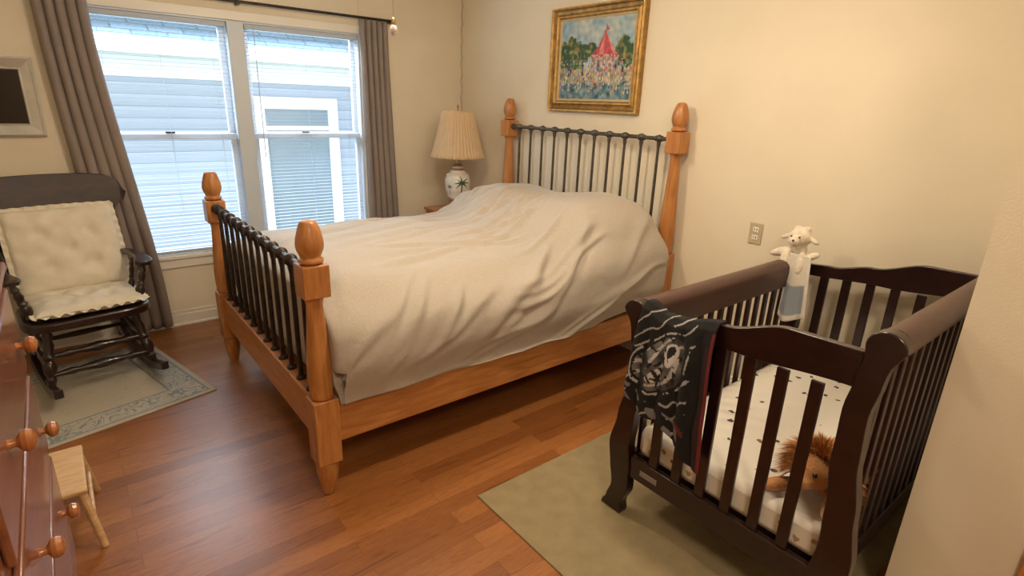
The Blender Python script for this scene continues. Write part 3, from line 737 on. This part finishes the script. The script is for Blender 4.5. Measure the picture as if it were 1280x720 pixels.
# ---------------------------------------------------------------- rugs
boxes('area_rug',[((1.20,.40,0),(2.94,1.655,.008))],simple('olive_rug',(.32,.25,.135),.95,.10,14,.7,300),None,.003)
def small_rug_mat():
    m,nt,b=newmat('scroll_rug')
    v=coords(nt); s=N(nt,'ShaderNodeSeparateXYZ'); nt.links.new(v,s.inputs[0])
    def ab(o):
        a=N(nt,'ShaderNodeMath',operation='ABSOLUTE'); nt.links.new(o,a.inputs[0]); return a.outputs[0]
    mxn=N(nt,'ShaderNodeMath',operation='MAXIMUM'); nt.links.new(ab(s.outputs['X']),mxn.inputs[0]); nt.links.new(ab(s.outputs['Y']),mxn.inputs[1])
    r=ramp(nt,[(0,(0,0,0)),(.300,(0,0,0)),(.305,(1,1,1)),(.313,(1,1,1)),(.318,(.45,.45,.45)),(.455,(.45,.45,.45)),(.46,(1,1,1)),(.47,(0,0,0))]); r.color_ramp.interpolation='CONSTANT'
    nt.links.new(mxn.outputs[0],r.inputs['Fac'])
    w=N(nt,'ShaderNodeTexNoise'); w.inputs['Scale'].default_value=8; w.inputs['Detail'].default_value=0; w.inputs['Distortion'].default_value=4.5
    nt.links.new(v,w.inputs['Vector'])
    rw=ramp(nt,[(.45,(.44,.40,.32)),(.47,(.22,.25,.25)),(.55,(.22,.25,.25)),(.57,(.44,.40,.32))]); nt.links.new(w.outputs['Fac'],rw.inputs['Fac'])
    gt=N(nt,'ShaderNodeMath',operation='GREATER_THAN'); gt.inputs[1].default_value=.3; nt.links.new(r.outputs[0],gt.inputs[0])
    w2=N(nt,'ShaderNodeTexNoise'); w2.inputs['Scale'].default_value=7; w2.inputs['Detail'].default_value=0; w2.inputs['Distortion'].default_value=3
    nt.links.new(v,w2.inputs['Vector'])
    rc=ramp(nt,[(.485,(.45,.39,.29)),(.495,(.34,.33,.28)),(.505,(.34,.33,.28)),(.515,(.45,.39,.29))]); nt.links.new(w2.outputs['Fac'],rc.inputs['Fac'])
    mx=N(nt,'ShaderNodeMix',data_type='RGBA'); nt.links.new(gt.outputs[0],mx.inputs['Factor']); nt.links.new(rc.outputs[0],mx.inputs['A']); nt.links.new(rw.outputs[0],mx.inputs['B'])
    gt2=N(nt,'ShaderNodeMath',operation='GREATER_THAN'); gt2.inputs[1].default_value=.8; nt.links.new(r.outputs[0],gt2.inputs[0])
    mx2=N(nt,'ShaderNodeMix',data_type='RGBA'); nt.links.new(gt2.outputs[0],mx2.inputs['Factor']); nt.links.new(mx.outputs['Result'],mx2.inputs['A']); mx2.inputs['B'].default_value=(.22,.24,.24,1)
    nt.links.new(mx2.outputs['Result'],b.inputs['Base Color']); b.inputs['Roughness'].default_value=.95
    return m
rg=boxes('scroll_rug',[((-.5,-.5,0),(.5,.5,.008))],small_rug_mat(),None,.003); rg.location=(-.09,3.69,0); rg.rotation_euler=(0,0,math.radians(13))

# ---------------------------------------------------------------- dresser
dr=empty('dresser'); DX=-.195; DY0,DY1=1.12,2.20
boxes('carcass',[((XL+.02,DY0,.10),(DX,DY1,1.12))],M['dresser'],dr,.004)
boxes('top',[((XL+.01,DY0-.02,1.12),(DX+.022,DY1+.02,1.145))],M['dresser'],dr,.006)
boxes('plinth',[((XL+.03,DY0+.01,0),(DX-.01,DY1-.01,.10))],M['dresser'],dr,.004)
L=[]
zs=[(.115,.215),(.245,.495),(.53,.79),(.825,1.08)]
for z0,z1 in zs: L.append(((DX,DY0+.04,z0),(DX+.018,DY1-.04,z1)))
boxes('drawer_fronts',L,M['dresser'],dr,.006)
bm=bmesh.new()
for z in (.365,.665,.945):
    for y in (2.0,1.41):
        T=Matrix.Translation((DX+.016,y,z))@Matrix.Rotation(math.pi/2,4,'Y')
        addlathe(bm,[(.012,0),(.009,.010),(.010,.016),(.022,.024),(.025,.033),(.021,.043),(.010,.048),(.002,.049)],T,20)
obj('knobs',bm,M['knob'],dr)
# step stool
st=empty('step_stool')
boxes('top',[((-.36,2.29,.228),(-.115,2.64,.248))],M['stool'],st,.006)
bm=bmesh.new()
for (x0,y0,x1,y1) in ((-.135,2.31,-.10,2.26),(-.135,2.61,-.10,2.66),(-.34,2.31,-.38,2.26),(-.34,2.61,-.38,2.66)):
    addturned(bm,(x1,y1,.001),(x0,y0,.235),[(.012,0),(.015,1)],10)
addturned(bm,(-.115,2.29,.12),(-.115,2.63,.12),[(.008,0),(.008,1)],8); addturned(bm,(-.36,2.29,.12),(-.36,2.63,.12),[(.008,0),(.008,1)],8)
obj('legs',bm,M['stool'],st)

# ---------------------------------------------------------------- rocking chair
ch=empty('rocking_chair',(-.02,3.975,.009),math.radians(9))
TUR=[(r*1.2,t) for r,t in [(.012,0),(.014,.06),(.020,.14),(.013,.18),(.022,.26),(.024,.36),(.015,.44),(.021,.5),(.015,.56),(.020,.68),(.014,.78),(.019,.84),(.013,.92),(.012,1)]]
bm=bmesh.new()
poly=[]
for i in range(48):
    a=2*math.pi*i/48; cx_=abs(math.cos(a))**.45*(1 if math.cos(a)>=0 else -1); sy_=abs(math.sin(a))**.45*(1 if math.sin(a)>=0 else -1)
    poly.append((.300*cx_*(1-.06*sy_),.25*sy_))
addprism(bm,poly,'z',.375,.430); obj('seat',bm,M['chair'],ch,True,.014)
bm=bmesh.new()
for s in (-1,1):
    pts=[(s*.25,-.46+.88*i/20,.020+.40*(-.46+.88*i/20)**2) for i in range(21)]
    rings=[]
    for p in pts: rings.append([bm.verts.new((p[0]+dx,p[1],p[2]+dz)) for dx,dz in ((-.020,-.020),(.020,-.020),(.020,.030),(-.020,.030))])
    for R,S in zip(rings[:-1],rings[1:]):
        for k in range(4): bm.faces.new((R[k],R[(k+1)%4],S[(k+1)%4],S[k]))
    bm.faces.new(rings[0]); bm.faces.new(rings[-1])
obj('rockers',bm,M['chair'],ch,True,.006)
bm=bmesh.new()
for s in (-1,1):
    addturned(bm,(s*.25,-.24,.06),(s*.205,-.175,.40),[(r*1.15,t) for r,t in TUR])
    addturned(bm,(s*.25,.26,.065),(s*.20,.17,.40),[(r*1.15,t) for r,t in TUR])
    addturned(bm,(s*.235,-.22,.16),(s*.235,.23,.16),[(.010,0),(.014,.3),(.021,.5),(.014,.7),(.010,1)])
    addturned(bm,(s*.225,-.20,.25),(s*.225,.21,.25),[(.010,0),(.014,.3),(.021,.5),(.014,.7),(.010,1)])
    addturned(bm,(s*.25,-.15,.425),(s*.30,-.16,.655),[(r*.95,t) for r,t in TUR])
    addturned(bm,(s*.255,.02,.425),(s*.295,.04,.655),[(r*.6,t) for r,t in TUR])
    addturned(bm,(s*.225,.185,.425),(s*.315,.36,.955),[(r*1.0,t) for r,t in TUR])
ST=[(.012,0),(.015,.1),(.022,.2),(.014,.26),(.023,.4),(.029,.5),(.023,.6),(.014,.74),(.022,.8),(.015,.9),(.012,1)]
addturned(bm,(-.24,-.23,.13),(.24,-.23,.13),ST)
addturned(bm,(-.225,-.205,.23),(.225,-.205,.23),ST)
addturned(bm,(-.23,.23,.18),(.23,.23,.18),[(.01,0),(.018,.5),(.01,1)])
for k in range(-3,4):
    addturned(bm,(k*.055,.20,.425),(k*.072,.365-.01*abs(k)*.3,.93),[(r*.5,t) for r,t in TUR],10)
obj('turned_legs_and_spindles',bm,M['chair'],ch)
bm=bmesh.new()
for s in (-1,1):
    rings=[]
    for i in range(17):
        t=i/16; y=.27-.47*t; x=s*(.275+.045*math.sin(t*math.pi*.8)); w=.026+.022*sm(.6,.95,t); z=.665+.012*math.sin(t*3); 
        if t>.97: w*=.6
        rings.append([bm.verts.new((x+dx*w,y,z+dz)) for dx,dz in ((-1,-.014),(1,-.014),(1,.014),(-1,.014))])
    for R,S in zip(rings[:-1],rings[1:]):
        for k in range(4): bm.faces.new((R[k],R[(k+1)%4],S[(k+1)%4],S[k]))
    bm.faces.new(rings[0]); bm.faces.new(rings[-1])
obj('arms',bm,M['chair'],ch,True,.006)
bm=bmesh.new(); rings=[]
for i in range(49):
    t=-1+i/24; x=.395*t; yb_=.365+.035*(1-t*t)
    e=math.sqrt(max(0,1-abs(t)**6)); zc=1.025+.012*(1-t*t); hh=.100*e+.004
    tilt=.03
    rings.append([bm.verts.new((x,yb_+dy+tilt*(dz),zc+dz*hh)) for dy,dz in ((-.014,-1),(-.017,0),(-.014,1),(.014,1),(.017,0),(.014,-1))])
for R,S in zip(rings[:-1],rings[1:]):
    for k in range(6): bm.faces.new((R[k],R[(k+1)%6],S[(k+1)%6],S[k]))
bm.faces.new(rings[0]); bm.faces.new(rings[-1])
obj('crest_rail',bm,wood('crest_walnut',(.018,.007,.005),(.045,.017,.010),(2,5,5),.45,5,.05),ch,True,.004)
def pillow(name,w,d,t,T,parent,tufts,ruff=.02):
    bm=bmesh.new()
    def sf(sg):
        def f(u,v):
            a=2*u-1;b_=2*v-1
            e=(max(0,1-abs(a)**5)*max(0,1-abs(b_)**5))**.5
            h=t*e
            for (tx,ty) in tufts: h-=t*.75*math.exp(-((a-tx)**2*w*w+(b_-ty)**2*d*d)/.0018)*(1 if sg>0 else .3)
            h+=.010*noise.noise(Vector((a*4,b_*4,sg+w)))
            k=1+.02*noise.noise(Vector((a*3,b_*3,2)))
            return T@Vector((a*w*k,b_*d*k,sg*max(h,0)))
        return f
    addgrid(bm,48,48,sf(1)); addgrid(bm,48,48,sf(-1))
    def rf(u,v):
        per=u*4; k=int(per)%4; q=per-int(per)
        c=[(-1+2*q,-1),(1,-1+2*q),(1-2*q,1),(-1,1-2*q)][k]
        n=[(0,-1),(1,0),(0,1),(-1,0)][k]
        cc=Vector((c[0]*w,c[1]*d,0)); 
        dirn=Vector((c[0]*w,c[1]*d,0)).normalized()*.5+Vector((n[0],n[1],0))*.5
        return T@(cc*.975+dirn*ruff*1.5*v+Vector((0,0,.008*math.sin(u*230)*v)))
    addgrid(bm,400,3,rf)
    bmesh.ops.remove_doubles(bm,verts=bm.verts,dist=.0005)
    return obj(name,bm,M['cush'],parent)
tf=[(-.4,-.4),(.4,-.4),(-.4,.4),(.4,.4),(0,0)]
pillow('seat_cushion',.255,.225,.040,Matrix.Translation((.01,-.03,.473)),ch,tf)
pillow('back_cushion',.265,.245,.050,Matrix.Translation((.02,.21,.725))@Matrix.Rotation(math.radians(70),4,'X'),ch,tf)

# ---------------------------------------------------------------- lights
w=bpy.data.worlds.new('World'); sc.world=w; w.use_nodes=True
bg=w.node_tree.nodes['Background']; bg.inputs[0].default_value=(.76,.88,1,1); bg.inputs[1].default_value=2.2
def area(name,loc,tgt,sx,sy,power,col):
    l=bpy.data.lights.new(name,'AREA'); l.shape='RECTANGLE'; l.size=sx; l.size_y=sy; l.energy=power; l.color=col
    o=bpy.data.objects.new(name,l); COL.objects.link(o); o.location=loc; o.rotation_euler=(Vector(tgt)-Vector(loc)).to_track_quat('-Z','Y').to_euler(); return o
area('daylight_fill',(1.2,6.0,3.1),(1.3,3.2,.6),4,1.2,680,(.78,.89,1))  # unseen area lamp added outside to push more daylight through the window
def point(name,loc,power,col,r):
    l=bpy.data.lights.new(name,'POINT'); l.energy=power; l.color=col; l.shadow_soft_size=r
    o=bpy.data.objects.new(name,l); COL.objects.link(o); o.location=loc; return o
point('fan_light',(fx,fy,2.30),40,(1,.84,.64),.12)
area('entry_ceiling_light',(.3,-.6,2.58),(.6,.2,0),.5,.5,40,(1,.83,.62))
area('wall_fill_light',(1.75,1.3,2.605),(1.75,1.3,0),.3,.3,24,(1,.83,.62))  # unseen lamp added overhead to brighten the upper right wall and crib

# ---------------------------------------------------------------- camera
f=695.97; th=math.radians(18.296); ro=math.radians(2.093); ya=math.radians(50.722)
fh=Vector((math.cos(ya),math.sin(ya),0)); r0=Vector((math.sin(ya),-math.cos(ya),0)); zz=Vector((0,0,1))
F=fh*math.cos(th)-zz*math.sin(th); U=fh*math.sin(th)+zz*math.cos(th)
R=r0*math.cos(ro)+U*math.sin(ro); Ui=U*math.cos(ro)-r0*math.sin(ro)
cam=bpy.data.cameras.new('camera'); cam.sensor_width=36; cam.lens=f/1280*36; cam.clip_start=.02
co=bpy.data.objects.new('camera',cam); COL.objects.link(co)
mtx=Matrix.Identity(4)
for i in range(3):
    mtx[i][0]=R[i]; mtx[i][1]=Ui[i]; mtx[i][2]=-F[i]
mtx[0][3],mtx[1][3],mtx[2][3]=0,0,1.65
co.matrix_world=mtx
sc.camera=co
